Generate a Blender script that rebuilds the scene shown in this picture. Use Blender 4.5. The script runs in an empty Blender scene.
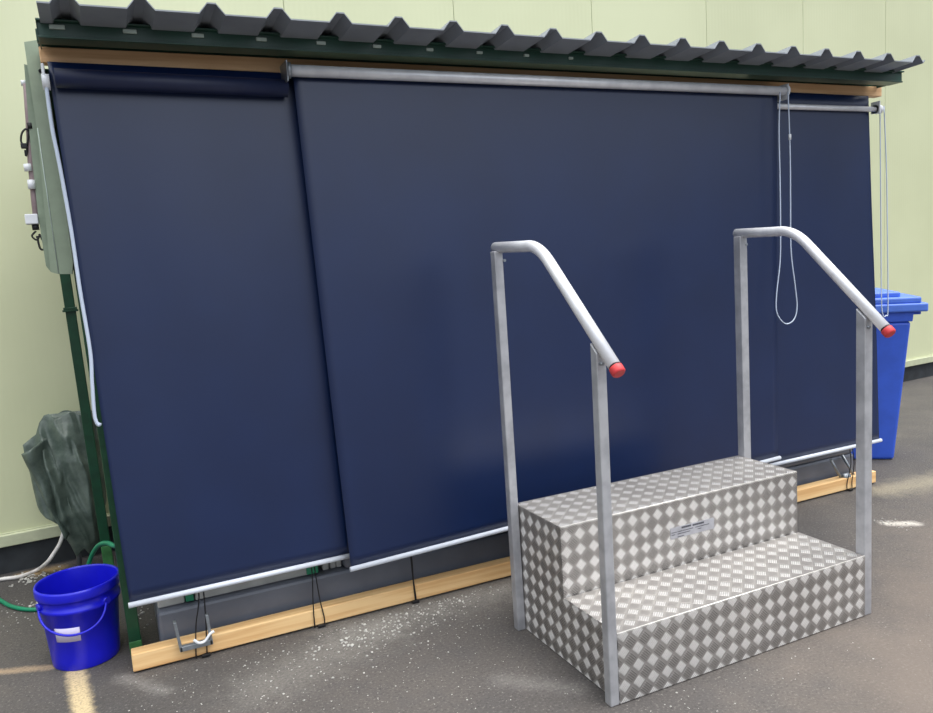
import bpy, bmesh, math, random
from mathutils import Vector, Matrix, noise
random.seed(7)
D = bpy.data
SC = bpy.context.scene
COL = SC.collection

# ------------------------------------------------------------------ camera
F_PX, YAW, PITCH, ROLL = 784.41, .43102, -.12752, -.06232
CAM = Vector((-.55, -2.6814, 1.3132))
fw = Vector((math.sin(YAW)*math.cos(PITCH), math.cos(YAW)*math.cos(PITCH), math.sin(PITCH)))
r0 = Vector((math.cos(YAW), -math.sin(YAW), 0)); u0 = r0.cross(fw)
rt = r0*math.cos(ROLL) + u0*math.sin(ROLL)
up = -r0*math.sin(ROLL) + u0*math.cos(ROLL)
cd = D.cameras.new('camera'); cam = D.objects.new('camera', cd); COL.objects.link(cam)
cam.matrix_world = Matrix(((rt.x, up.x, -fw.x, CAM.x), (rt.y, up.y, -fw.y, CAM.y), (rt.z, up.z, -fw.z, CAM.z), (0, 0, 0, 1)))
cd.sensor_fit = 'HORIZONTAL'; cd.sensor_width = 36; cd.lens = F_PX*36/933
cd.clip_start = .05; cd.clip_end = 200
SC.camera = cam

def at(px, py, ax, v):
    """measured point: where the photo's line of sight meets the plane axis = v"""
    d = fw + rt*((px-466.5)/F_PX) - up*((py-356.5)/F_PX)
    return CAM + d*((v-CAM[ax])/d[ax])

# ------------------------------------------------------------------ objects
def tag(o, label=None, cat=None, group=None, kind=None):
    if label: o['label'] = label
    if cat: o['category'] = cat
    if group: o['group'] = group
    if kind: o['kind'] = kind
    return o

def thing(name, label, cat, loc=(0, 0, 0), group=None):
    o = D.objects.new(name, None); COL.objects.link(o)
    o.location = loc; o.empty_display_size = .1
    return tag(o, label, cat, group)

def rootloc(p):
    v = Vector((0, 0, 0))
    while p is not None:
        v += p.location; p = p.parent
    return v

class MB:
    def __init__(s):
        s.bm = bmesh.new(); s.uv = s.bm.loops.layers.uv.new('UVMap')
    def poly_prism(s, pts, off):
        """pts: planar ring of points, off: thickness vector"""
        off = Vector(off); a = [s.bm.verts.new(p) for p in pts]; b = [s.bm.verts.new(Vector(p)+off) for p in pts]
        n = len(pts); fs = [s.bm.faces.new(a), s.bm.faces.new(list(reversed(b)))]
        for i in range(n):
            fs.append(s.bm.faces.new((a[(i+1) % n], a[i], b[i], b[(i+1) % n])))
        return fs
    def box(s, x0, x1, y0, y1, z0, z1, bev=0, fn=None, seg=2):
        fn = fn or (lambda x, y, z: (x, y, z))
        v = [s.bm.verts.new(fn(x, y, z)) for x in (x0, x1) for y in (y0, y1) for z in (z0, z1)]
        fs = [s.bm.faces.new([v[i] for i in q]) for q in ((0, 1, 3, 2), (4, 6, 7, 5), (0, 4, 5, 1), (2, 3, 7, 6), (0, 2, 6, 4), (1, 5, 7, 3))]
        if bev:
            es = set(e for f in fs for e in f.edges)
            bmesh.ops.bevel(s.bm, geom=list(es), offset=bev, segments=seg, affect='EDGES', profile=.5)
        return s
    def tube(s, pts, r, seg=12, closed=False, caps=True, rfn=None):
        pts = [Vector(p) for p in pts]; n = len(pts); rings = []
        prev = None
        for i, p in enumerate(pts):
            if closed: t = pts[(i+1) % n]-pts[i-1]
            else: t = pts[min(i+1, n-1)]-pts[max(i-1, 0)]
            t.normalize()
            if prev is None:
                a = Vector((0, 0, 1)) if abs(t.z) < .9 else Vector((0, 1, 0))
                nx = t.cross(a).normalized()
            else:
                nx = (prev - t*prev.dot(t)).normalized()
            prev = nx; ny = t.cross(nx)
            rr = rfn(i/(n-1)) if rfn else r
            rings.append([s.bm.verts.new(p+(nx*math.cos(k*2*math.pi/seg)+ny*math.sin(k*2*math.pi/seg))*rr) for k in range(seg)])
        for i in range(n if closed else n-1):
            A, B = rings[i], rings[(i+1) % n]
            for k in range(seg):
                f = s.bm.faces.new((A[k], A[(k+1) % seg], B[(k+1) % seg], B[k])); f.smooth = True
        if caps and not closed:
            s.bm.faces.new(list(reversed(rings[0]))); s.bm.faces.new(rings[-1])
        return s
    def lathe(s, prof, cx, cy, seg=48, fn=None, close=False):
        fn = fn or (lambda x, y, z: (x, y, z)); rings = []
        for r, z in prof:
            if r < 1e-6: rings.append([s.bm.verts.new(fn(cx, cy, z))])
            else: rings.append([s.bm.verts.new(fn(cx+r*math.cos(k*2*math.pi/seg), cy+r*math.sin(k*2*math.pi/seg), z)) for k in range(seg)])
        for A, B in zip(rings[:-1], rings[1:]):
            for k in range(seg):
                k2 = (k+1) % seg
                if len(A) == 1 and len(B) == 1: continue
                if len(A) == 1: f = s.bm.faces.new((A[0], B[k2], B[k]))
                elif len(B) == 1: f = s.bm.faces.new((A[k], A[k2], B[0]))
                else: f = s.bm.faces.new((A[k], A[k2], B[k2], B[k]))
                f.smooth = True
        return s
    def grid(s, fn, nu, nv, smooth=True):
        V = [[s.bm.verts.new(fn(i/nu, j/nv)) for i in range(nu+1)] for j in range(nv+1)]
        for j in range(nv):
            for i in range(nu):
                f = s.bm.faces.new((V[j][i], V[j][i+1], V[j+1][i+1], V[j+1][i])); f.smooth = smooth
        return s
    def metric_uv(s, xf=None):
        """metres on each face, from the two axes across its normal"""
        s.bm.normal_update()
        for f in s.bm.faces:
            n = f.normal; a = max(range(3), key=lambda k: abs(n[k]))
            for l in f.loops:
                c = l.vert.co
                l[s.uv].uv = ((c.y, c.z), (c.x, c.z), (c.x, c.y))[a]
        return s
    def build(s, name, m, parent=None, uv=False, solid=0, smooth_angle=None):
        bmesh.ops.recalc_face_normals(s.bm, faces=s.bm.faces)
        if uv: s.metric_uv()
        me = D.meshes.new(name); off = rootloc(parent)
        bmesh.ops.translate(s.bm, verts=s.bm.verts, vec=-off)
        s.bm.to_mesh(me); s.bm.free()
        me.materials.append(m)
        o = D.objects.new(name, me); COL.objects.link(o)
        if parent is not None: o.parent = parent
        if solid:
            md = o.modifiers.new('thickness', 'SOLIDIFY'); md.thickness = solid; md.offset = 0
        return o

def smoothpath(pts, n=8, closed=False):
    """Catmull-Rom through the points"""
    P = [Vector(p) for p in pts]; out = []; N = len(P)
    rng = range(N) if closed else range(N-1)
    for i in rng:
        p0 = P[(i-1) % N] if closed or i > 0 else P[0]*2-P[1]
        p1 = P[i]; p2 = P[(i+1) % N]
        p3 = P[(i+2) % N] if closed or i+2 < N else P[-1]*2-P[-2]
        for k in range(n):
            t = k/n
            out.append(.5*((2*p1)+(p2-p0)*t+(2*p0-5*p1+4*p2-p3)*t*t+(3*p1-p0-3*p2+p3)*t**3))
    if not closed: out.append(P[-1])
    return out

# ------------------------------------------------------------------ materials
def s2l(c): return tuple(((x/255+.055)/1.055)**2.4 if x/255 > .04045 else x/255/12.92 for x in c)+(1,)

class NT:
    def __init__(s, name):
        s.m = D.materials.new(name); s.m.use_nodes = True; s.t = s.m.node_tree
        s.b = s.t.nodes['Principled BSDF']
    def n(s, t, **kw):
        nd = s.t.nodes.new(t)
        for k, v in kw.items():
            if k in nd.bl_rna.properties: setattr(nd, k, v)
            else: nd.inputs[k].default_value = v
        return nd
    def l(s, a, b): s.t.links.new(a, b)
    def put(s, inp, v):
        if isinstance(v, bpy.types.NodeSocket): s.l(v, inp)
        else: inp.default_value = v
    def math(s, op, a, b=0., c=None, clamp=False):
        nd = s.t.nodes.new('ShaderNodeMath'); nd.operation = op; nd.use_clamp = clamp
        s.put(nd.inputs[0], a); s.put(nd.inputs[1], b)
        if c is not None: s.put(nd.inputs[2], c)
        return nd.outputs[0]
    def ramp(s, v, a, b):   # smoothstep a..b -> 0..1
        nd = s.t.nodes.new('ShaderNodeMapRange'); nd.interpolation_type = 'SMOOTHSTEP'
        s.put(nd.inputs[0], v); nd.inputs[1].default_value = a; nd.inputs[2].default_value = b
        return nd.outputs[0]
    def mix(s, f, a, b):
        nd = s.t.nodes.new('ShaderNodeMix'); nd.data_type = 'RGBA'
        s.put(nd.inputs[0], f); s.put(nd.inputs[6], a); s.put(nd.inputs[7], b)
        return nd.outputs[2]
    def pos(s): return s.n('ShaderNodeNewGeometry').outputs['Position']
    def obj(s): return s.n('ShaderNodeTexCoord').outputs['Object']
    def map(s, v, scale=(1, 1, 1), rot=(0, 0, 0)):
        nd = s.n('ShaderNodeMapping'); nd.inputs['Scale'].default_value = scale; nd.inputs['Rotation'].default_value = rot
        s.l(v, nd.inputs[0]); return nd.outputs[0]
    def noise(s, v, scale, detail=3, rough=.55):
        nd = s.n('ShaderNodeTexNoise'); nd.inputs['Scale'].default_value = scale
        nd.inputs['Detail'].default_value = detail; nd.inputs['Roughness'].default_value = rough
        s.l(v, nd.inputs['Vector']); return nd.outputs[0]
    def bump(s, h, strength=.3, dist=.002):
        nd = s.n('ShaderNodeBump'); nd.inputs['Strength'].default_value = strength; nd.inputs['Distance'].default_value = dist
        s.l(h, nd.inputs['Height']); s.l(nd.outputs[0], s.b.inputs['Normal']); return nd
    def set(s, **kw):
        for k, v in kw.items():
            s.put(s.b.inputs[k.replace('_', ' ')], v)
        return s

def simple(name, rgb, rough=.5, metal=0., var=.12, nscale=25, bump=0, bscale=200, spec=.5, stretch=(1, 1, 1), coat=0):
    k = NT(name); v = k.map(k.obj(), stretch); c = s2l(rgb)
    n = k.noise(v, nscale, 4)
    d = tuple(x*(1-var) for x in c[:3])+(1,); e = tuple(min(1, x*(1+var)) for x in c[:3])+(1,)
    k.set(Base_Color=k.mix(k.ramp(n, .3, .7), d, e), Roughness=rough, Metallic=metal, Specular_IOR_Level=spec)
    if coat: k.set(Coat_Weight=coat, Coat_Roughness=.15)
    if bump: k.bump(k.noise(v, bscale, 3), bump, .001)
    return k.m

M = {}
M['green'] = simple('green paint', (18, 66, 42), .4, var=.2, bump=.15, bscale=60)
M['green_foot'] = simple('weathered green paint', (52, 108, 58), .55, var=.3)
M['fascia'] = simple('dark green fascia paint', (26, 62, 50), .38, var=.15, nscale=8)
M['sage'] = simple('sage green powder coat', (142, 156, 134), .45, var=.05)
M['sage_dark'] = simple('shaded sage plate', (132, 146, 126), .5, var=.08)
M['glint_bead'] = simple('pale glint and bead', (170, 185, 176), .4)  # pale tone for the fascia highlights and the cabinet's edge bead
M['roof'] = simple('grey corrugated sheet', (140, 146, 154), .5, var=.08, nscale=6, bump=.1, bscale=40)
M['blue'] = simple('blue plastic bucket', (24, 26, 200), .3, var=.08, nscale=10, spec=.5)
M['bin'] = simple('blue bin plastic', (52, 92, 204), .42, var=.08, nscale=9)
M['white'] = simple('white plastic', (225, 228, 232), .4, var=.04)
M['cord'] = simple('pale blue white cord', (196, 208, 226), .5, var=.03)
M['plaque'] = simple('pale metal foil', (168, 168, 174), .45, .2)
M['paper'] = simple('pale paper label', (206, 200, 226), .6, var=.05)
M['bar'] = simple('white coated bar', (206, 212, 222), .35, var=.04)
M['black'] = simple('black rubber', (18, 18, 22), .5)
M['pinkish'] = simple('dusty pink grey pipe', (140, 122, 124), .5)
M['red'] = simple('red rubber cap', (205, 62, 66), .5, var=.1)
M['lid'] = simple('top lit blue lid plastic', (80, 120, 218), .4, var=.06, nscale=9)  # paler than the body: light falling on top put into the colour
M['nose'] = simple('highlit aluminium edge', (236, 232, 226), .4, .4, var=.05)  # highlight along the rounded tread edges put into the colour
M['slate'] = simple('slate grey plastic', (98, 103, 114), .38, var=.1, nscale=6)
M['palegrey'] = simple('pale grey plastic', (170, 170, 166), .5, var=.12, nscale=12)
M['teal'] = simple('teal green block', (28, 128, 92), .5)
M['hose_white'] = simple('white hose', (216, 212, 208), .45)
M['hose_green'] = simple('green hose', (10, 128, 92), .4)
M['galv'] = simple('galvanised steel', (150, 156, 162), .45, .7, var=.12, nscale=40)
M['stone'] = simple('pale grit', (178, 176, 170), .8, var=.25, nscale=15)
M['ink'] = simple('dark ink', (64, 66, 74), .6)
M['kerb'] = simple('dark kerb', (44, 48, 52), .85, var=.25, nscale=12, bump=.4, bscale=60)
M['trimw'] = simple('pale cream trim', (186, 190, 160), .5, var=.06)
M['tyre'] = simple('tyre rubber', (25, 25, 26), .8)

# aluminium tube: soft brushed metal
k = NT('brushed aluminium'); v = k.map(k.obj(), (60, 60, 3)); n = k.noise(v, 8, 4)
n2 = k.noise(k.obj(), 14, 3)
k.set(Base_Color=k.mix(k.ramp(n2, .3, .7), s2l((166, 167, 172)), s2l((192, 193, 197))), Metallic=.45, Roughness=k.math('MULTIPLY_ADD', n, .2, .34)); k.bump(n, .08, .001)
M['alu'] = k.m
k = NT('rail aluminium'); n2 = k.noise(k.obj(), 14, 3)
k.set(Base_Color=k.mix(k.ramp(n2, .3, .7), s2l((222, 223, 228)), s2l((240, 241, 244))), Metallic=.25, Roughness=.3)
M['rail'] = k.m

# chequer plate: cells of five bars laid basket-wise, in metres of UV
k = NT('chequer plate'); uv = k.n('ShaderNodeUVMap', uv_map='UVMap').outputs[0]
sx = k.n('ShaderNodeSeparateXYZ'); k.l(uv, sx.inputs[0]); U, V = sx.outputs[0], sx.outputs[1]
c = 1/(0.0366*math.sqrt(2))
a = k.math('MULTIPLY', k.math('ADD', U, V), c); b = k.math('MULTIPLY', k.math('SUBTRACT', U, V), c)
fa = k.math('FRACT', a); fb = k.math('FRACT', b)
par = k.math('FLOORED_MODULO', k.math('ADD', k.math('FLOOR', a), k.math('FLOOR', b)), 2.)
def sel(f, x, y): return k.math('ADD', k.math('MULTIPLY', k.math('SUBTRACT', 1., f), x), k.math('MULTIPLY', f, y))
al = sel(par, fa, fb); ac = sel(par, fb, fa)
env = k.math('SUBTRACT', 1., k.math('POWER', k.math('ABSOLUTE', k.math('MULTIPLY_ADD', al, 2.36, -1.18)), 6.), clamp=True)
inside = k.math('MULTIPLY', k.ramp(ac, .08, .14), k.math('SUBTRACT', 1., k.ramp(ac, .86, .92)))
wv = k.math('MULTIPLY_ADD', k.math('COSINE', k.math('MULTIPLY', k.math('SUBTRACT', ac, .5), 2*math.pi*5/.90)), .5, .5)
h = k.math('MULTIPLY', k.math('MULTIPLY', env, inside), k.ramp(wv, .15, .8))
pad = k.math('MULTIPLY', env, inside)
big = k.noise(k.pos(), 5, 3)
lit_bars = k.math('MULTIPLY', k.math('SUBTRACT', 1., par), k.math('MULTIPLY_ADD', h, .5, k.math('MULTIPLY', pad, .5)))  # cells of one bar direction: light they catch painted into the colour
base = k.mix(k.ramp(big, .3, .7), s2l((160, 156, 153)), s2l((178, 174, 170)))
base = k.mix(k.math('MULTIPLY', k.math('MULTIPLY', par, pad), .35), base, s2l((138, 134, 130)))  # cells of the other bar direction darkened, as turned from the light
base = k.mix(k.math('MULTIPLY', lit_bars, .85), base, s2l((252, 250, 248)))
k.set(Base_Color=base, Metallic=.72, Roughness=sel(lit_bars, .50, .44)); k.bump(h, 1., .0024)
M['plate'] = k.m

# navy blind cloth
k = NT('navy blind cloth'); ob = k.obj(); n = k.noise(ob, 3, 3); w = k.noise(k.map(ob, (700, 1, 700)), 1, 1)
k.set(Base_Color=k.mix(k.ramp(n, .3, .7), s2l((4, 28, 68)), s2l((7, 32, 74))), Roughness=.37, Specular_IOR_Level=.75, Sheen_Weight=0.)
k.bump(k.math('ADD', k.math('MULTIPLY', w, .15), k.noise(ob, 4, 2)), .15, .004)
M['cloth'] = k.m
M['clothroll'] = simple('navy rolled cloth', (24, 34, 66), .5, var=.06)

# softwood
k = NT('softwood'); ob = k.obj(); w = k.n('ShaderNodeTexNoise'); w.inputs['Scale'].default_value = 6; w.inputs['Detail'].default_value = 6
k.l(k.map(ob, (.35, 9, 9)), w.inputs['Vector'])
k.set(Base_Color=k.mix(k.ramp(w.outputs[0], .35, .68), s2l((240, 202, 146)), s2l((222, 174, 116))), Roughness=.6); k.bump(w.outputs[0], .15, .002)
M['wood'] = k.m
k = NT('weathered softwood'); ob = k.obj(); w = k.n('ShaderNodeTexNoise'); w.inputs['Scale'].default_value = 6; w.inputs['Detail'].default_value = 6
k.l(k.map(ob, (.35, 9, 9)), w.inputs['Vector'])
k.set(Base_Color=k.mix(k.ramp(w.outputs[0], .35, .68), s2l((232, 190, 144)), s2l((212, 166, 120))), Roughness=.65); k.bump(w.outputs[0], .15, .002)
M['wood_top'] = k.m

# tarpaulin
k = NT('woven tarpaulin'); ob = k.obj(); n = k.noise(ob, 14, 5, .65)
k.set(Base_Color=k.mix(k.ramp(n, .3, .7), s2l((66, 80, 73)), s2l((100, 113, 104))), Roughness=.4); k.bump(n, .5, .008)
M['tarp'] = k.m

# wall: pale green micro-ribbed steel
k = NT('pale green wall panel'); ob = k.obj(); s_ = k.n('ShaderNodeSeparateXYZ'); k.l(ob, s_.inputs[0])
rib = k.math('SINE', k.math('MULTIPLY', s_.outputs[0], 2*math.pi/.03))
n = k.noise(ob, 1.2, 3)
k.set(Base_Color=k.mix(k.ramp(n, .3, .7), s2l((200, 204, 166)), s2l((207, 211, 173))), Roughness=.42, Specular_IOR_Level=.8); k.bump(rib, .05, .002)
M['wall'] = k.m
M['seam'] = simple('panel joint', (150, 156, 130), .7)

# asphalt with worn marks
k = NT('asphalt'); P = k.pos(); sp = k.n('ShaderNodeSeparateXYZ'); k.l(P, sp.inputs[0]); X, Y = sp.outputs[0], sp.outputs[1]
big = k.noise(P, 1.1, 4); mid = k.noise(P, 9, 5, .6); fine = k.noise(P, 110, 4, .75)
vor = k.n('ShaderNodeTexVoronoi'); vor.inputs['Scale'].default_value = 90; k.l(P, vor.inputs['Vector'])
base = k.mix(k.ramp(big, .35, .65), s2l((70, 67, 66)), s2l((90, 85, 81)))
base = k.mix(k.math('MULTIPLY', k.ramp(mid, .4, .7), .45), base, s2l((74, 72, 72)))
base = k.mix(k.math('MULTIPLY', k.ramp(fine, .54, .72), .5), base, s2l((158, 152, 146)))
base = k.mix(k.math('MULTIPLY', k.ramp(fine, .47, .32), .7), base, s2l((46, 44, 44)))
# small pale chips in the stone
chips = k.math('LESS_THAN', vor.outputs['Distance'], .16)
chips = k.math('MULTIPLY', chips, k.ramp(k.noise(P, 23, 2), .55, .7))
base = k.mix(k.math('MULTIPLY', chips, .55), base, s2l((186, 182, 174)))
def seg(ax, ay, bx, by, w, soft, nscale=26, amt=1.):
    L = math.hypot(bx-ax, by-ay); dx, dy = (bx-ax)/L, (by-ay)/L
    rx = k.math('SUBTRACT', X, ax); ry = k.math('SUBTRACT', Y, ay)
    al = k.math('ADD', k.math('MULTIPLY', rx, dx), k.math('MULTIPLY', ry, dy))
    ac = k.math('ABSOLUTE', k.math('SUBTRACT', k.math('MULTIPLY', rx, -dy), k.math('MULTIPLY', ry, -dx)))
    over = k.math('MAXIMUM', k.math('SUBTRACT', k.math('ABSOLUTE', k.math('SUBTRACT', al, L/2)), L/2), 0.)
    d = k.math('SQRT', k.math('ADD', k.math('MULTIPLY', ac, ac), k.math('MULTIPLY', over, over)))
    d = k.math('ADD', d, k.math('MULTIPLY', k.math('SUBTRACT', k.noise(P, nscale, 4, .7), .5), soft*2.2))
    return k.math('MULTIPLY', k.math('SUBTRACT', 1., k.ramp(d, w-soft, w+soft)), amt)
grain = k.math('MULTIPLY_ADD', k.ramp(fine, .3, .6), .5, .5)
def paint(mask, col):
    global base
    base = k.mix(k.math('MULTIPLY', mask, grain), base, s2l(col))
paint(seg(-.762, .19, -.70, -.5, .028, .016, 45, .9), (216, 194, 152))
paint(seg(-1.5, .52, -.84, .262, .018, .014, amt=.55), (200, 172, 138))
paint(seg(-.86, 1.30, -1.0, 1.30, .035, .035, amt=.8), (176, 148, 104))
paint(seg(2.55, -.365, 2.64, -.43, .022, .028, 34, .95), (214, 208, 198))
paint(seg(2.95, -.05, 4.3, -.2, .08, .09, 12, .45), (176, 166, 140))
paint(seg(3.9, .05, 4.6, .4, .05, .08, 14, .35), (170, 162, 150))
paint(seg(.15, -.03, .75, .02, .10, .12, 16, .28), (178, 174, 166))
paint(seg(-.2, -.25, .2, -.1, .10, .12, 16, .2), (178, 174, 166))
paint(seg(.95, -1.25, 1.0, -1.27, .012, .02, 40, .6), (210, 200, 190))
paint(seg(.45, -.62, .62, -.78, .03, .04, 40, .3), (150, 146, 142))
paint(seg(-.62, .05, -.50, -.12, .02, .03, 30, .45), (150, 146, 142))
base = k.mix(k.math('MULTIPLY', seg(1.5, -1.35, 3.2, -.75, .35, .35, 3), .5), base, s2l((128, 115, 104)))
k.set(Base_Color=base, Roughness=.85)
k.bump(k.math('ADD', fine, k.math('MULTIPLY', mid, .8)), .7, .004)
M['asphalt'] = k.m

# ------------------------------------------------------------------ setting
b = MB(); b.grid(lambda u, v: (-9+22*u, -9+12*v, 0), 2, 2, False)
tag(b.build('ground', M['asphalt']), kind='structure')
WS = .065
def wy(x): return 1.43+WS*x
wl = math.sqrt(1+WS*WS)
def wfn(x, y, z): return (x-WS*y/wl, wy(x)+y/wl, z)
b = MB(); seam0, sw = .457, .98
for i in range(-8, 12):
    x0 = seam0+sw*i; b.box(x0+.0016, x0+sw-.0016, 0, .06, .185, 6, .0012, wfn, 1)
wall = tag(b.build('wall_back', M['wall']), kind='structure')
b = MB(); b.box(seam0-8*sw, seam0+12*sw, .004, .05, .18, 6, 0, wfn)
tag(b.build('panel_joint', M['seam'], wall))
b = MB(); b.box(seam0-8*sw, seam0+12*sw, -.022, .05, .132, .186, .004, wfn)
b.box(seam0-8*sw, seam0+12*sw, -.006, .05, .184, .192, .001, wfn)
tag(b.build('trim_1', M['trimw']), kind='structure')
b = MB(); b.box(seam0-8*sw, seam0+12*sw, .01, .2, -.02, .134, .006, wfn)
tag(b.build('baseboard_back', M['kerb']), kind='structure')

# ------------------------------------------------------------------ shelter frame
LEAN = -.022
def lf(x, y, z): return (x+LEAN*z, y, z)
sh = thing('lean_to_shelter', 'green steel framed shelter with grey corrugated roof and timber top beam', 'shelter', (-.58, .2, 0))
def post(x0, x1, y0, y1, z1, foot=None):
    b = MB(); b.box(x0, x1, y0, y1, 0 if not foot else foot-.002, z1, .003, lf)
    p = b.build('post', M['green'], sh)
    if foot:
        b = MB(); b.box(x0-.001, x1+.001, y0-.001, y1+.001, 0, foot, .003, lf)
        f = b.build('post_foot', M['green_foot'], p); tag(f, 'faded lighter green foot')
post(-.588, -.548, .195, .235, 1.98, .05)
post(2.972, 3.012, .195, .235, 1.98)
post(-.662, -.622, 1.05, 1.09, 1.93, .14)
post(2.972, 3.012, 1.05, 1.09, 1.93)
b = MB(); b.box(-.668, -.616, 1.044, 1.096, 1.19, 1.2, .002, lf); b.box(-.672, -.612, 1.04, 1.1, 1.182, 1.19, .001, lf)
b.build('post_collar', M['green'], sh)
# side rails, behind the cabinet
b = MB(); b.box(-.585, -.55, .235, 1.05, 1.86, 1.91, .003, lf); b.box(2.975, 3.01, .235, 1.05, 1.86, 1.91, .003, lf); b.box(-.62, 2.98, 1.055, 1.085, 1.86, 1.91, .003, lf)
b.build('side_rail', M['green'], sh)
b = MB(); b.box(-.588, 3.03, .02, .235, 2.0, 2.012, .001, lf); b.box(-.588, 3.03, -.05, -.02, 1.998, 2.035, .003, lf)
b.build('soffit_rail', M['fascia'], sh)
# fascia channel
b = MB(); fx0, fx1 = -.582, 3.0
b.box(fx0, fx1, -.12, -.114, 1.994, 2.038, .0015, lf)
b.box(fx0, fx1, -.126, -.05, 1.990, 1.996, .0015, lf)
b.box(fx0, fx1, -.134, -.114, 2.034, 2.040, .0015, lf)
b.box(fx0, fx0+.003, -.12, .02, 1.992, 2.036, 0, lf); b.box(fx1-.003, fx1, -.12, .02, 1.992, 2.036, 0, lf)
b.build('fascia', M['fascia'], sh)
# timber top beam
b = MB(); b.box(-.588, 3.035, .01, .055, 1.955, 2.0, .003, lf)
tag(b.build('top_beam', M['wood_top'], sh), 'pale timber beam under the roof edge')
# corrugated roof
c0 = at(140, -1, 1, -.27).x; pit = (at(918, 57, 1, -.27).x-c0)/17; xs0, xs1 = -.615, 2.905
ks = []
for i in range(-1, 18):
    cx = c0+pit*i
    for dx, dz in ((-.036, 0), (-.012, .029), (.012, .029), (.036, 0)):
        if xs0 < cx+dx < xs1: ks.append((cx+dx, dz))
ks = [(xs0, 0)]+ks+[(xs1, .012)]
def rz(y): return 2.043-.062*(y+.27)
b = MB(); n = len(ks)
top = []
for y in (-.27, -.12, .4, 1.2):
    top.append(([b.bm.verts.new((x, y, rz(y)+dz)) for x, dz in ks], [b.bm.verts.new((x, y, rz(y)+dz-.004)) for x, dz in ks]))
for (A, Al), (B, Bl) in zip(top[:-1], top[1:]):
    for i in range(n-1):
        b.bm.faces.new((A[i], A[i+1], B[i+1], B[i])); b.bm.faces.new((Al[i+1], Al[i], Bl[i], Bl[i+1]))
for T, Tl in (top[0], top[-1]):
    for i in range(n-1): b.bm.faces.new((T[i], Tl[i], Tl[i+1], T[i+1]))
for q in (0, -1):
    for (A, Al), (B, Bl) in zip(top[:-1], top[1:]): b.bm.faces.new((A[q], B[q], Bl[q], Al[q]))
b.build('roof_sheet', M['roof'], sh)
for i in range(-1, 9):  # small pale plates standing in for highlights on the glossy fascia
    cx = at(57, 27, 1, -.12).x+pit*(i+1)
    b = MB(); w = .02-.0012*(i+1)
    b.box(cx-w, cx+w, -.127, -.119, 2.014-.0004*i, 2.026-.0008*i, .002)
    b.build('fascia_glint', M['glint_bead'], sh)

# electrical cabinet hung on the left side
A = lambda px, py, y=.14: at(px, py, 1, y)
cb = thing('electrical_cabinet', 'narrow sage green cabinet with dangling cable fittings on the left end of the shelter', 'cabinet', (-.66, .14, 1.34))
def prism(mb, pp, y, dep): return mb.poly_prism([at(px, py, 1, y) for px, py in pp], (0, dep, 0))
b = MB(); prism(b, [(24, 42), (37, 40), (50, 98), (73, 262), (72, 274), (58, 274), (50.5, 272), (37, 130), (28, 70)], .10, .085)
b.build('body', M['sage'], cb)
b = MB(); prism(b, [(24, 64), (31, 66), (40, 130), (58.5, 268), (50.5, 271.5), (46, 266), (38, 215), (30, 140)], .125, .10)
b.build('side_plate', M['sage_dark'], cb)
b = MB(); b.tube([at(37.6, 128, 1, .099), at(58.6, 273, 1, .099)], .0016, 6)
b.build('edge_bead', M['glint_bead'], cb)
b = MB(); b.tube([A(40.5, 71, .094), A(40.5, 71, .102)], .006, 12); b.build('bolt', M['black'], cb)
b = MB(); b.tube([A(26.5, 84), A(29, 120), A(31, 160), (A(34.5, 200)), A(37, 222)], .010, 10)
b.build('conduit', M['pinkish'], cb)
b = MB(); b.tube([A(21, 83, .16), A(26, 83, .16)], .009, 12); b.build('conduit_cap', M['white'], cb)
b = MB(); b.tube([A(27, 164, .13), A(28.5, 171, .13)], .011, 12); b.build('conduit_cap', M['white'], cb)
b = MB(); b.tube([A(31, 180, .125), A(32, 189, .125)], .011, 12); b.build('conduit_cap', M['white'], cb)
p0 = A(32, 219, .12)
b = MB(); b.box(p0.x-.019, p0.x+.017, .11, .15, p0.z-.016, p0.z+.015, .003); so = b.build('socket_box', M['white'], cb)
b = MB(); b.tube([A(35, 224, .13), A(36, 230, .13)], .010, 12); b.build('cable_gland', M['black'], cb)
b = MB(); b.tube([A(29.5, 123, .13), A(30.5, 129, .13)], .008, 12); b.build('cable_gland', M['black'], cb)
for pts in ([(24, 146), (21, 141), (22, 133), (26, 129), (28.5, 133), (27, 146)], [(30, 128), (31, 142), (35, 143.5), (36, 142)], [(24, 144), (27, 148), (26, 156), (25, 150)], [(36, 231), (32, 236), (37, 240), (40, 234)], [(37, 236), (40, 248), (44, 249), (43, 241), (39, 234)]):
    b = MB(); b.tube(smoothpath([A(x, y, .13) for x, y in pts], 5), .0032, 6); b.build('cable_loop', M['black'], cb)
b = MB(); b.box(A(24, 146).x-.008, A(24, 146).x+.010, .12, .14, A(24, 149).z, A(24, 144).z, .002); b.build('plug', M['black'], cb)

# bottom timber
b = MB(); b.box(-.585, 3.016, .05, .105, .007, .068, .004)
bm_ = tag(b.build('timber_beam', M['wood']), 'long square timber beam lying on the asphalt under the navy blinds', 'beam')

# ------------------------------------------------------------------ blinds
def cloth(name, TL, TR, BR, BL, parent, amp=.003, ph=0., top_y=None):
    TL, TR, BR, BL = map(Vector, (TL, TR, BR, BL))
    def fn(u, v):
        p = (TL*(1-u)+TR*u)*(1-v)+(BL*(1-u)+BR*u)*v
        e = math.sin(math.pi*min(1, v))
        p.y += amp*e*(math.sin(u*5.1+ph+v*1.5)+.6*math.sin(u*11+ph*2-v*2)) + amp*1.2*noise.noise(Vector((u*3+ph, v*2, 0)))*e
        return p
    b = MB(); b.grid(fn, 60, 40); return b.build(name, M['cloth'], parent, solid=.0012)

def chain(name, pts, parent, r=.0027, closed=False):
    b = MB(); b.tube(smoothpath(pts, 8, closed), r, 8, closed=closed); return b.build(name, M['cord'], parent)

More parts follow.
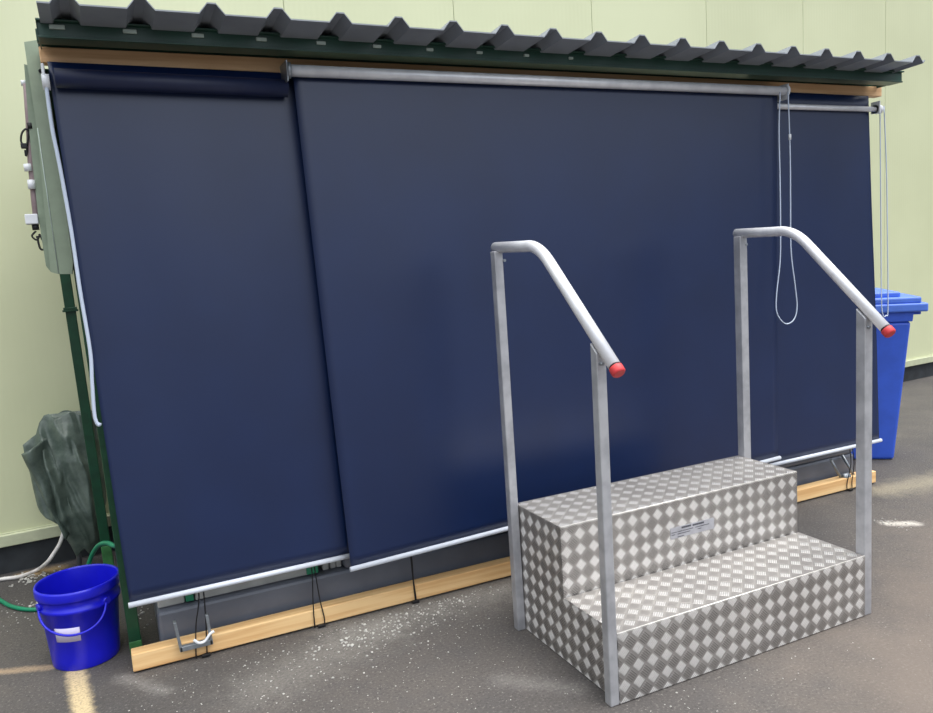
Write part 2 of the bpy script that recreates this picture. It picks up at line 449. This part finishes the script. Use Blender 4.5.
# left blind
bl = thing('roller_blind', 'left navy roller blind with a rolled cloth top and thick white cord', 'blind', (-.2, 0, 1.9), 'navy roller blinds')
cl = cloth('cloth', (-.613, .003, 1.956), (.120, .003, 1.95), (.169, .0, .268), (-.570, .0, .268), bl, .003, 0)
ra, rb = at(55, 78, 1, -.03), at(287, 88.5, 1, -.03)
b = MB(); b.tube([ra, rb], .028, 24); b.build('cloth_roll', M['clothroll'], bl)
b = MB(); b.tube([(-.575, -.002, .260), (.172, -.002, .262)], .0092, 16)
b.build('bottom_bar', M['bar'], bl)
p0 = at(44.5, 82, 1, -.03)
b = MB(); b.tube([p0+Vector((-.006, 0, 0)), p0+Vector((.014, 0, 0))], .023, 20); b.box(p0.x-.004, p0.x+.004, -.045, .01, p0.z, p0.z+.05, .002)
b.build('bracket', M['white'], bl)
pts = [at(x, y, 1, -.04) for x, y in ((45.5, 81), (52, 127), (57, 152), (62, 178), (71, 229), (80, 290), (90, 350), (92, 380), (94, 410), (96, 421), (99, 425), (100, 423))]
back = [Vector((p.x-.003, p.y+.012, p.z)) for p in pts]
chain('pull_cord', pts, bl, .0055)
# middle blind
MY = -.048
bmid = thing('roller_blind', 'large middle navy roller blind on a bright aluminium tube, overlapping both others', 'blind', (1.2, MY, 1.94), 'navy roller blinds')
yr = MY-.022
a, c = at(293, 79, 1, MY), at(777.5, 97, 1, MY)
bL_, bR_ = at(351, 568, 1, MY), at(778, 457, 1, MY)
a.z += .03; c.z += .03
cloth('cloth', a, c, bR_, bL_, bmid, .0035, 1.7)
ra, rb = at(290, 70.5, 1, yr), at(784, 91, 1, yr)
b = MB(); b.tube([ra, rb], .0190, 28); b.build('roller_tube', M['rail'], bmid)
b = MB(); b.tube([bL_+Vector((-.004, -.002, -.004)), bR_+Vector((.01, -.002, -.004))], .0092, 16); b.build('bottom_bar', M['bar'], bmid)
for p, s in ((ra, -1), (rb, 1)):
    b = MB(); b.tube([p, p+Vector((s*.012, 0, 0))], .026, 20); b.box(p.x+s*.012-.002, p.x+s*.012+.002, yr-.015, .01, p.z-.036, p.z+.03, .001)
    b.build('bracket', M['white'] if s > 0 else M['galv'], bmid)
yc = yr-.028
pts = [at(x, y, 1, yc) for x, y in ((780, 92), (779, 130), (780, 180), (780.5, 230), (780, 262), (776.5, 295), (777, 313), (785, 323.5), (793.5, 320), (797, 307), (795, 285), (791, 250), (790.5, 200), (790, 150), (788, 92))]
chain('pull_cord', pts, bmid)
b = MB(); q = at(789.8, 137, 1, yc); b.tube([q+Vector((0, 0, .012)), q, q-Vector((0, 0, .012))], .006, 8); b.build('cord_joiner', M['white'], bmid)
# right blind
br = thing('roller_blind', 'right navy roller blind on a thin silver tube beside the blue bin', 'blind', (2.6, 0, 1.9), 'navy roller blinds')
a = Vector((2.12, .003, 1.956)); c = at(869.5, 104, 1, 0); c.z = 1.952; c.x -= .004; c.y = .003; bR_ = at(879, 440, 1, 0)
cloth('cloth', a, c, bR_, (2.14, 0, .250), br, .003, 3.9)
ra, rb = Vector((2.16, -.0135, 1.888)), at(879, 109.5, 1, -.0135)
b = MB(); b.tube([ra, rb], .0125, 20); b.build('roller_tube', M['rail'], br)
b = MB(); b.tube([(2.14, -.002, .246), bR_+Vector((.012, -.002, -.002))], .0092, 16); b.build('bottom_bar', M['bar'], br)
b = MB(); b.tube([rb+Vector((-.03, 0, 0)), rb+Vector((.006, 0, 0))], .021, 20); b.box(rb.x-.03, rb.x-.024, -.04, .008, rb.z-.02, rb.z+.035, .001)
b.build('bracket', M['white'], br)
pts = [at(x, y, 1, -.03) for x, y in ((880, 108), (880.5, 170), (881, 240), (881.5, 300), (883, 315), (886, 315.5), (888, 308), (887.5, 240), (886.5, 170), (884, 106))]
chain('pull_cord', pts, br)

# ------------------------------------------------------------------ steps
SU, SV, SY = .681, -.917, .0062
W, D1, DD, H1, H2, S = 1.0284, .2844, .5782, .2177, .4498, .0365
cs, sn = math.cos(SY), math.sin(SY)
def st(u, v, z): return (SU+cs*u-sn*v, SV+sn*u+cs*v, z)
steps = thing('metal_steps', 'two tread aluminium chequer plate steps with tall tubular handrails and red end caps', 'steps', st(W/2, DD/2, 0))
def plate(name, u0, u1, v0, v1, z0, z1, bev=.0012):
    b = MB(); b.box(u0, u1, v0, v1, z0, z1, bev, st); return b.build(name, M['plate'], steps, uv=True)
T = .004
plate('tread', 0, W, D1, DD, H2-T, H2, .0018)
plate('tread', 0, W, 0, D1-T, H1-T, H1, .0018)
riser = plate('riser', 0, W, D1, D1+T, H1-T, H2-T)
plate('riser', 0, W, 0, T, .003, H1-T)
for v0, zt in ((D1, H2), (0, H1)):
    b = MB(); b.tube([st(.001, v0+.0026, zt-.0022), st(W-.001, v0+.0026, zt-.0022)], .0026, 10)
    b.build('nosing', M['nose'], steps)
plate('back_panel', 0, W, DD-T, DD, .003, H2-T)
for u in (0, W-T):
    b = MB(); ring = [st(u, v, z) for v, z in ((T, .003), (T, H1-T), (D1, H1-T), (D1+T, H1), (D1+T, H2-T), (DD-T, H2-T), (DD-T, .003))]
    b.poly_prism(ring, Vector(st(T, 0, 0))-Vector(st(0, 0, 0)))
    b.build('side_panel', M['plate'], steps, uv=True)
for u0, S, tl in ((-.031, .031, -.010), (W, .0365, -.006)):
    uc = u0+S/2
    path = [(uc, .586, 1.334), (uc, .40, 1.331)]
    # rounded bend then the slope down past the front post
    for i in range(9):
        t = i/8; p = (1-t)**2, 2*t*(1-t), t*t
        path.append((uc, .36*p[0]+.305*p[1]+.255*p[2], 1.331*p[0]+1.327*p[1]+1.285*p[2]))
    path.append((uc, -.056, .999))
    b = MB(); b.tube([st(*q) for q in path], .0178, 20); rail = b.build('handrail', M['rail'], steps)
    e = Vector(st(*path[-1])); d = (e-Vector(st(*path[-2]))).normalized()
    b = MB(); b.tube([e-d*.002, e+d*.008], .0165, 20); b.build('end_collar', M['black'], rail)
    b = MB(); b.tube([e+d*.006, e+d*.010, e+d*.024, e+d*.029], .02, 20, rfn=lambda t: .0195 if t < .9 else .015); tag(b.build('end_cap', M['red'], rail), 'red rubber end cap')
    for v0, zt in ((DD-S, 1.322), (.002, 1.045)):
        b = MB()
        def pf(x, y, z, v0=v0): return st(x+(tl*z/1.33 if v0 > .3 else 0), y, z if z < .5 or v0 > .3 else z+(y-.02)*.92)
        b.box(u0, u0+S, v0, v0+S, 0, zt, .0035, pf, 3)
        pp = b.build('post', M['alu'], steps)
        if v0 < .3:
            b = MB(); q = Vector(st(u0 if u0 < 0 else u0, v0+S*.6, 1.0)); b.tube([q+Vector((.012, -.03, 0)), q+Vector((.012, -.018, 0))], .005, 10); b.build('bolt', M['galv'], pp)
        else:
            for zz in (1.29,):
                b = MB(); q = Vector(st(u0+.026, v0, zz)); b.tube([q+Vector((0, -.003, 0)), q+Vector((0, .003, 0))], .005, 10); b.build('bolt', M['galv'], pp)
# maker's plate on the riser
lb = MB(); ux0, ux1, z0, z1 = .432, .624, .316, .355
lb.box(ux0, ux1, D1-.0022, D1-.0003, z0, z1, .0006, st); pl = lb.build('rating_plate', M['plaque'], steps)
tag(pl, 'small pale printed plate')
b = MB()
def dash(u0, u1, z, h): b.box(u0, u1, D1-.0028, D1-.0021, z-h/2, z+h/2, 0, st)
x = .480
for w_ in (.008, .009, .008, .009, .008):
    dash(x, x+w_*.85, .349, .006); x += w_
x = .528
for w_ in (.009, .008, .009, .008, .009, .008):
    dash(x, x+w_*.85, .348, .006); x += w_
for z, segs in ((.338, ((.436, .455), (.462, .482), (.486, .53), (.54, .60))), (.330, ((.436, .452), (.462, .515), (.55, .565))), (.320, ((.462, .49),))):
    for s0, s1 in segs:
        q = s0
        while q < s1: dash(q, q+.0042, z, .0026); q += .0056
b.build('printing', M['ink'], pl)

# ------------------------------------------------------------------ things under the blinds
tk = thing('low_tank', 'slate grey low tank wall running behind the timber beam under the blinds', 'tank', (1.2, .6, 0))
b = MB(); b.box(-.49, 2.95, .13, .95, 0, .158, .012); b.build('lower_wall', M['slate'], tk)
b = MB(); b.box(.182, 2.95, .135, .95, .158, .36, .012); b.build('upper_wall', M['slate'], tk)
pa = thing('plastic_pallet', 'pale grey plastic boards with green blocks lying on the low end of the slate tank', 'pallet', (-.15, .3, .158))
for y0 in (.16, .38, .6):
    b = MB(); b.box(-.36 if y0 < .2 else -.48, .085, y0, y0+.16, .160, .29, .004); b.build('board', M['palegrey'], pa)
b = MB(); b.box(-.485, -.395, .16, .30, .160, .29, .006); b.build('board', M['palegrey'], pa)
for x0, x1 in ((.105, .128), (.135, .155), (.158, .178)):
    b = MB(); b.box(x0, x1, .17, .34, .160, .27, .002); b.build('board', M['palegrey'], pa)
for x0, x1, y0 in ((-.392, -.365, .155), (.04, .083, .150)):
    b = MB(); b.box(x0, x1, y0, y0+.05, .164, .29, .002); tag(b.build('block', M['teal'], pa), 'green block')

def ubracket(name, label, P, w, hgt, r):
    o = thing(name, label, 'bracket', (P[0]+w/2, .03, 0), 'galvanised brackets on the timber beam')
    b = MB(); x, z = P
    b.box(x, x+w, .028, .046, z, z+.018, .002); b.build('base_strip', M['galv'], o)
    for xx, dx in ((x, -.012), (x+w-.01, -.006)):
        b = MB(); b.box(0, .010, .028, .052, z, z+hgt, .002, lambda a, c, d: (xx+a+dx*(d-z)/hgt, c, d)); b.build('upright', M['galv'], o)
    return o
ub = ubracket('steel_bracket', 'grey U shaped steel bracket with a white tie over the timber beam', (-.435, .045), .108, .108, 0)
b = MB(); b.tube(smoothpath([at(x, y, 1, .022) for x, y in ((194, 640), (199, 643), (205, 641), (210, 634), (214, 631))], 5), .005, 8)
tag(b.build('white_tie', M['white'], ub), 'crumpled white tie')
ub = thing('steel_bracket', 'grey rod bracket with a round end at the right end of the timber beam', 'bracket', (2.8, .06, 0), 'galvanised brackets on the timber beam')
b = MB(); b.tube([at(831, 460, 1, .075), at(841, 478, 1, .075)], .007, 10); b.build('rod', M['galv'], ub)
b = MB(); b.tube([at(842, 455, 1, .12), at(855, 477, 1, .07)], .007, 10); b.build('rod', M['galv'], ub)
b = MB(); q = at(844, 477, 1, .07); b.tube([q+Vector((-.012, 0, 0)), q, q+Vector((.03, 0, 0)), q+Vector((.04, 0, 0))], .016, 14, rfn=lambda t: .018 if .2 < t < .9 else .012); b.build('roller_end', M['galv'], ub)

def strap(label, ptsets, bx, bz, w=.0022):
    o = thing('bungee_strap', label, 'strap', (bx, .04, 0), 'black straps around the timber beam')
    for pts in ptsets:
        b = MB(); P = [Vector(at(px, py, 1, .045)) for px, py in pts]
        x, z = P[-1].x, P[-1].z
        P = [P[0]+Vector((0, .02, .12))]+P+[Vector((x, .044, -.0 + .004))]
        b.tube(smoothpath(P, 4), w, 6); b.build('cord', M['black'], o)
    b = MB(); b.box(bx-.014, bx+.014, .034, .047, bz, bz+.010, .002); b.build('buckle', M['black'], o)
strap('double black cord over the timber beam beside the left steel bracket', [[(199, 597), (196, 625), (196, 652)], [(204, 596), (206, 625), (207, 652)]], at(206, 654, 1, .045).x, .003)
strap('double black cord hanging where the left and middle blinds meet', [[(312, 572), (313, 600), (314, 617)], [(315, 571), (320, 600), (324, 616)]], at(321, 621, 1, .045).x, .002)
strap('single black cord crossing the timber beam under the middle blind', [[(411, 560), (413, 580), (415, 597)], [(412, 560), (413.5, 580), (416, 597)]], at(415, 600, 1, .045).x, .002)
strap('black cord around the far right end of the timber beam', [[(851, 460), (849, 474), (847, 484)], [(854, 460), (853, 474), (852, 482)]], at(850, 485, 1, .045).x, .003)

# ------------------------------------------------------------------ bucket
BX, BY = -.728, .285
bk = thing('bucket', 'bright blue plastic bucket with a white label standing left of the shelter', 'bucket', (BX, BY, 0))
prof = [(0, .004), (.100, .004), (.104, .008), (.106, .0), (.108, .004), (.110, .03), (.124, .205), (.131, .207), (.131, .219), (.126, .222), (.128, .248), (.134, .250), (.136, .256), (.136, .278), (.134, .284), (.129, .285), (.1275, .278), (.121, .20), (.106, .012), (0, .012)]
b = MB(); b.lathe(prof, BX, BY, 64); b.build('body', M['blue'], bk)
ear1 = Vector((BX-.122, BY-.045, .228)); ear2 = Vector((BX+.085, BY-.100, .222))
hp = []
for i in range(25):
    t = i/24; a_ = math.pi*t
    c_ = (ear1+ear2)/2; half = (ear2-ear1)/2
    out = Vector((-.15, -1, 0)).normalized()
    hp.append(c_-half*math.cos(a_)+out*(.060*math.sin(a_)**.8)+Vector((0, 0, -.085*math.sin(a_)**.9)))
b = MB(); b.tube(hp, .0042, 8); b.build('handle', M['blue'], bk)
for e in (ear1, ear2):
    b = MB(); d = (e-Vector((BX, BY, .232))).normalized(); b.tube([e-d*.010, e+d*.006], .013, 12); b.build('handle_lug', M['blue'], bk)
b = MB()
lang = []
def labfn(u, v):
    a0, a1 = math.radians(228), math.radians(268); a_ = a0+(a1-a0)*u; z = .160-.050*v+.0*u
    r = .110+(.124-.110)*(z-.03)/.175+.0012
    return (BX+r*math.cos(a_), BY+r*math.sin(a_), z)
b.grid(labfn, 12, 2); tag(b.build('label', M['paper'], bk, solid=.0006), 'pale rectangular sticker')

# ------------------------------------------------------------------ wheelie bin
Lx, Ly = .79, -.613
Nx, Ny = -.613, -.79
OX, OY = 3.475, .285     # bottom corner: front end, near side
def bf(a, w, z): return (OX+Lx*a-Nx*w, OY+Ly*a-Ny*w, z)
bn = thing('wheelie_bin', 'blue lidded wheelie bin standing behind the right end of the navy blinds', 'bin', bf(-.24, .2, 0))
def tap(a, w, z):
    t = z/.86; return bf(a+.075*t*(a+.24)/.24, w-.045*t*(.2-w)/.2, z)
b = MB(); b.box(-.48, 0, 0, .40, .0, .80, .018, tap, 3); body = b.build('body', M['bin'], bn)
b = MB(); b.box(-.485, .004, -.005, .405, .80, .856, .006, tap, 2); b.build('rim', M['bin'], body)
b = MB(); b.box(-.585, .145, -.075, .475, .855, .903, .010, bf, 3)
b.box(-.50, .115, -.062, .462, .900, .938, .012, bf, 3)
b.box(-.46, .02, -.02, .42, .934, .966, .010, bf, 3)
lid = b.build('lid', M['lid'], bn)
b = MB(); b.box(.085, .125, -.02, .42, .835, .880, .006, bf, 2); b.build('lid_grip', M['bin'], lid)
b = MB(); b.tube([bf(-.56, -.02, .84), bf(-.62, -.02, .87), bf(-.62, .42, .87), bf(-.56, .42, .84)], .013, 10); b.build('handle', M['bin'], bn)
for w_ in (.01, .35):
    b = MB(); c0_ = Vector(bf(-.50, w_, .10)); d = Vector((-Nx, -Ny, 0)); b.tube([c0_, c0_+d*.008, c0_+d*.04, c0_+d*.048], .1, 28, rfn=lambda t: .09 if t < .1 or t > .9 else .1); b.build('wheel', M['tyre'], bn)

# ------------------------------------------------------------------ tarp, hoses
TY = 1.215
rows = [(.725, -.81, -.66), (.72, -.83, -.64), (.69, -.852, -.625), (.64, -.868, -.615), (.60, -.925, -.61), (.55, -.925, -.61), (.45, -.915, -.612), (.36, -.905, -.615), (.29, -.895, -.625), (.26, -.85, -.635), (.21, -.825, -.65), (.15, -.805, -.67), (.10, -.785, -.705)]
b = MB(); rings = []; NS = 150
fine_rows = []
for (z0, l0, r0_), (z1, l1, r1_) in zip(rows[:-1], rows[1:]):
    m = max(1, int((z0-z1)/.007))
    for i in range(m):
        t = i/m; fine_rows.append((z0+(z1-z0)*t, l0+(l1-l0)*t, r0_+(r1_-r0_)*t))
fine_rows.append(rows[-1])
def ridge(x): return 1-2*abs(x)
for z, l, r_ in fine_rows:
    cx, hw = (l+r_)/2, (r_-l)/2; ring = []
    tz = (.72-z)/.62
    for k_ in range(NS):
        a_ = k_*2*math.pi/NS; c_, s_2 = math.cos(a_), math.sin(a_)
        x = cx+hw*c_
        # long creases that run down and to the right, tighter towards the tip
        q = (x+.34*z*(.6+.4*tz))*30
        fold = .9*ridge(noise.noise(Vector((q*.33, z*1.6, 3)))*1.4)+.22*ridge(noise.noise(Vector((q*.8, z*4, 9))))-.25
        dep = (.040+.065*min(1, tz*3))*(1 if tz < .7 else 1-.45*(tz-.7)/.3)
        y = TY+(dep*s_2 if s_2 > 0 else dep*s_2*(.75+.8*fold))
        ring.append(b.bm.verts.new((x+.008*noise.noise(Vector((a_*2, z*14, 5))), y, z+.010*math.sin(a_*4+1)*(1+tz))))
    rings.append(ring)
for A_, B_ in zip(rings[:-1], rings[1:]):
    for k_ in range(NS):
        f = b.bm.faces.new((A_[k_], B_[k_], B_[(k_+1) % NS], A_[(k_+1) % NS])); f.smooth = True
b.bm.faces.new(rings[0]); b.bm.faces.new(list(reversed(rings[-1])))
tp = thing('tarpaulin', 'crumpled dark green tarpaulin bundled over a standpipe by the pale wall behind the bucket', 'tarp', (-.76, TY, 0))
b.build('bundle', M['tarp'], tp)
b = MB()
def flapfn(u, v):
    # front layer folded over from the shoulder, hanging diagonally down to the tip
    x = (-.925+.10*u)*(1-v)+(-.80+.05*u)*v; z = .592+.05*u-.40*v
    return (x, TY-.105-.03*math.sin(u*5+v*2)-.008*math.sin(v*14+u*3), z)
b.grid(flapfn, 16, 40); b.build('flap', M['tarp'], tp, solid=.003)
sp_ = thing('standpipe', 'grey water standpipe mostly hidden under the green tarpaulin', 'pipe', (-.765, TY, 0))
b = MB(); b.tube([(-.765, TY, 0), (-.765, TY, .6)], .011, 12); b.build('pipe', M['galv'], sp_)
b = MB(); b.tube([(-.765, TY, .56), (-.80, TY, .56), (-.82, TY, .53)], .009, 10); b.build('tap', M['galv'], sp_)

g = lambda px, py, z=.010: at(px, py, 2, z)
b = MB(); pts = [g(-120, 600), g(-50, 588), g(0, 579.5), g(20, 576.5), g(37, 570), at(47, 562.5, 1, 1.18), at(54, 553, 1, 1.17), at(60, 543, 1, 1.17), at(64, 530, 1, 1.19)]
pts[-4].z = max(.012, pts[-4].z)
b.tube(smoothpath(pts, 8), .0085, 10)
tag(b.build('hose', M['hose_white']), 'white hose curving from under the tarpaulin across the asphalt', 'hose')
b = MB(); pts = [g(-60, 560), g(-20, 586), g(0, 600), g(12, 606.5), g(28, 609.5), g(45, 608), g(62, 600), g(78, 590)]
e = pts[-1]
pts += [at(86, 572, 1, .62), at(92, 555, 1, .56), at(98, 546, 1, .5), at(105, 543, 1, .44), at(113, 545.5, 1, .38), at(120, 556, 1, .33), at(126, 590, 1, .30)]
pts[-1].z = .02
b.tube(smoothpath(pts, 8), .0085, 10)
tag(b.build('hose', M['hose_green']), 'green hose running behind the bucket and looping up beside the green post', 'hose')

# loose grit on the asphalt
b = MB()
def stone(x, y, r):
    q = bmesh.ops.create_icosphere(b.bm, subdivisions=1, radius=r, matrix=Matrix.Translation((x, y, r*.35)) @ Matrix.Diagonal((1, random.uniform(.6, 1.2), .6, 1)))
    for v_ in q['verts']: v_.co += Vector((random.uniform(-.25, .25), random.uniform(-.25, .25), random.uniform(-.15, .15)))*r
def cluster(px0, py0, px1, py1, spread, n_, r0_, r1_):
    for _ in range(n_):
        t = random.random(); p = g(px0+(px1-px0)*t+random.gauss(0, spread), py0+(py1-py0)*t+random.gauss(0, spread*.6), 0)
        if .02 < p.y < .13 and -.6 < p.x < 3.05: continue
        if math.hypot(p.x-BX, p.y-BY) < .12 or (.62 < p.x < 1.78 and -.95 < p.y < -.30) or (-.5 < p.x < 2.96 and p.y > .12): continue
        stone(p.x, p.y, random.uniform(r0_, r1_)*(1 if random.random() < .85 else 1.6))
cluster(340, 640, 450, 600, 14, 190, .0012, .0044)
cluster(300, 660, 420, 620, 16, 60, .003, .0055)
cluster(240, 670, 480, 610, 26, 220, .0012, .0030)
cluster(10, 583, 55, 572, 6, 60, .003, .007)
cluster(0, 620, 60, 600, 14, 50, .0015, .004)
cluster(440, 608, 500, 585, 5, 40, .0018, .004)
cluster(140, 690, 500, 700, 25, 120, .0012, .0028)
cluster(560, 690, 700, 700, 20, 40, .0012, .0025)
cluster(880, 520, 905, 527, 4, 40, .0012, .004)
cluster(140, 625, 150, 600, 6, 14, .003, .007)
cluster(30, 610, 40, 598, 5, 14, .003, .006)
cluster(150, 660, 900, 640, 40, 200, .001, .002)
tag(b.build('grit', M['stone']), 'pale loose grit scattered over the asphalt', 'grit', kind='stuff')

# ------------------------------------------------------------------ light
w = D.worlds.new('overcast'); SC.world = w; w.use_nodes = True; nt = w.node_tree
bg = nt.nodes['Background']; tc = nt.nodes.new('ShaderNodeTexCoord'); sx_ = nt.nodes.new('ShaderNodeSeparateXYZ')
nt.links.new(tc.outputs['Generated'], sx_.inputs[0])
cr = nt.nodes.new('ShaderNodeValToRGB'); nt.links.new(sx_.outputs[2], cr.inputs[0])
E_ = cr.color_ramp.elements; E_[0].position = 0.0; E_[0].color = (.16, .17, .18, 1); E_[1].position = .9; E_[1].color = (2.0, 2.04, 2.12, 1)
for p_, v_, b_ in ((.05, .26, 1.12), (.16, 1.10, 1.28), (.45, 1.45, 1.08)):
    m_ = cr.color_ramp.elements.new(p_); m_.color = (v_, v_*(1+(b_-1)*.4), v_*b_, 1)
# low sky is open towards the front of the yard and closed in by buildings to the sides
def wm(kind, *v):
    nd = nt.nodes.new(kind)
    for i_, q_ in enumerate(v):
        if isinstance(q_, bpy.types.NodeSocket): nt.links.new(q_, nd.inputs[i_])
        else: nd.inputs[i_].default_value = q_
    return nd
az = wm('ShaderNodeMapRange', sx_.outputs[1], -.50, -.97, .28, 1.0)
hi = wm('ShaderNodeMapRange', sx_.outputs[2], .25, .75, 0., 1.)
mx = nt.nodes.new('ShaderNodeMix'); mx.data_type = 'FLOAT'
nt.links.new(hi.outputs[0], mx.inputs[0]); nt.links.new(az.outputs[0], mx.inputs[2]); mx.inputs[3].default_value = 1.
nt.links.new(cr.outputs[0], bg.inputs[0]); nt.links.new(mx.outputs[0], bg.inputs[1])
sd = D.lights.new('sun', 'SUN'); so_ = D.objects.new('sun', sd); COL.objects.link(so_)
sd.energy = 2.6; sd.angle = math.radians(45); sd.color = (1, .97, .92)
so_.rotation_euler = Vector((-.45, .26, -1.4)).to_track_quat('-Z', 'Y').to_euler()
SC.view_settings.view_transform = 'Standard'; SC.view_settings.look = 'None'; SC.view_settings.gamma = 1
SC.view_settings.use_curve_mapping = False
SC.view_settings.exposure = .36
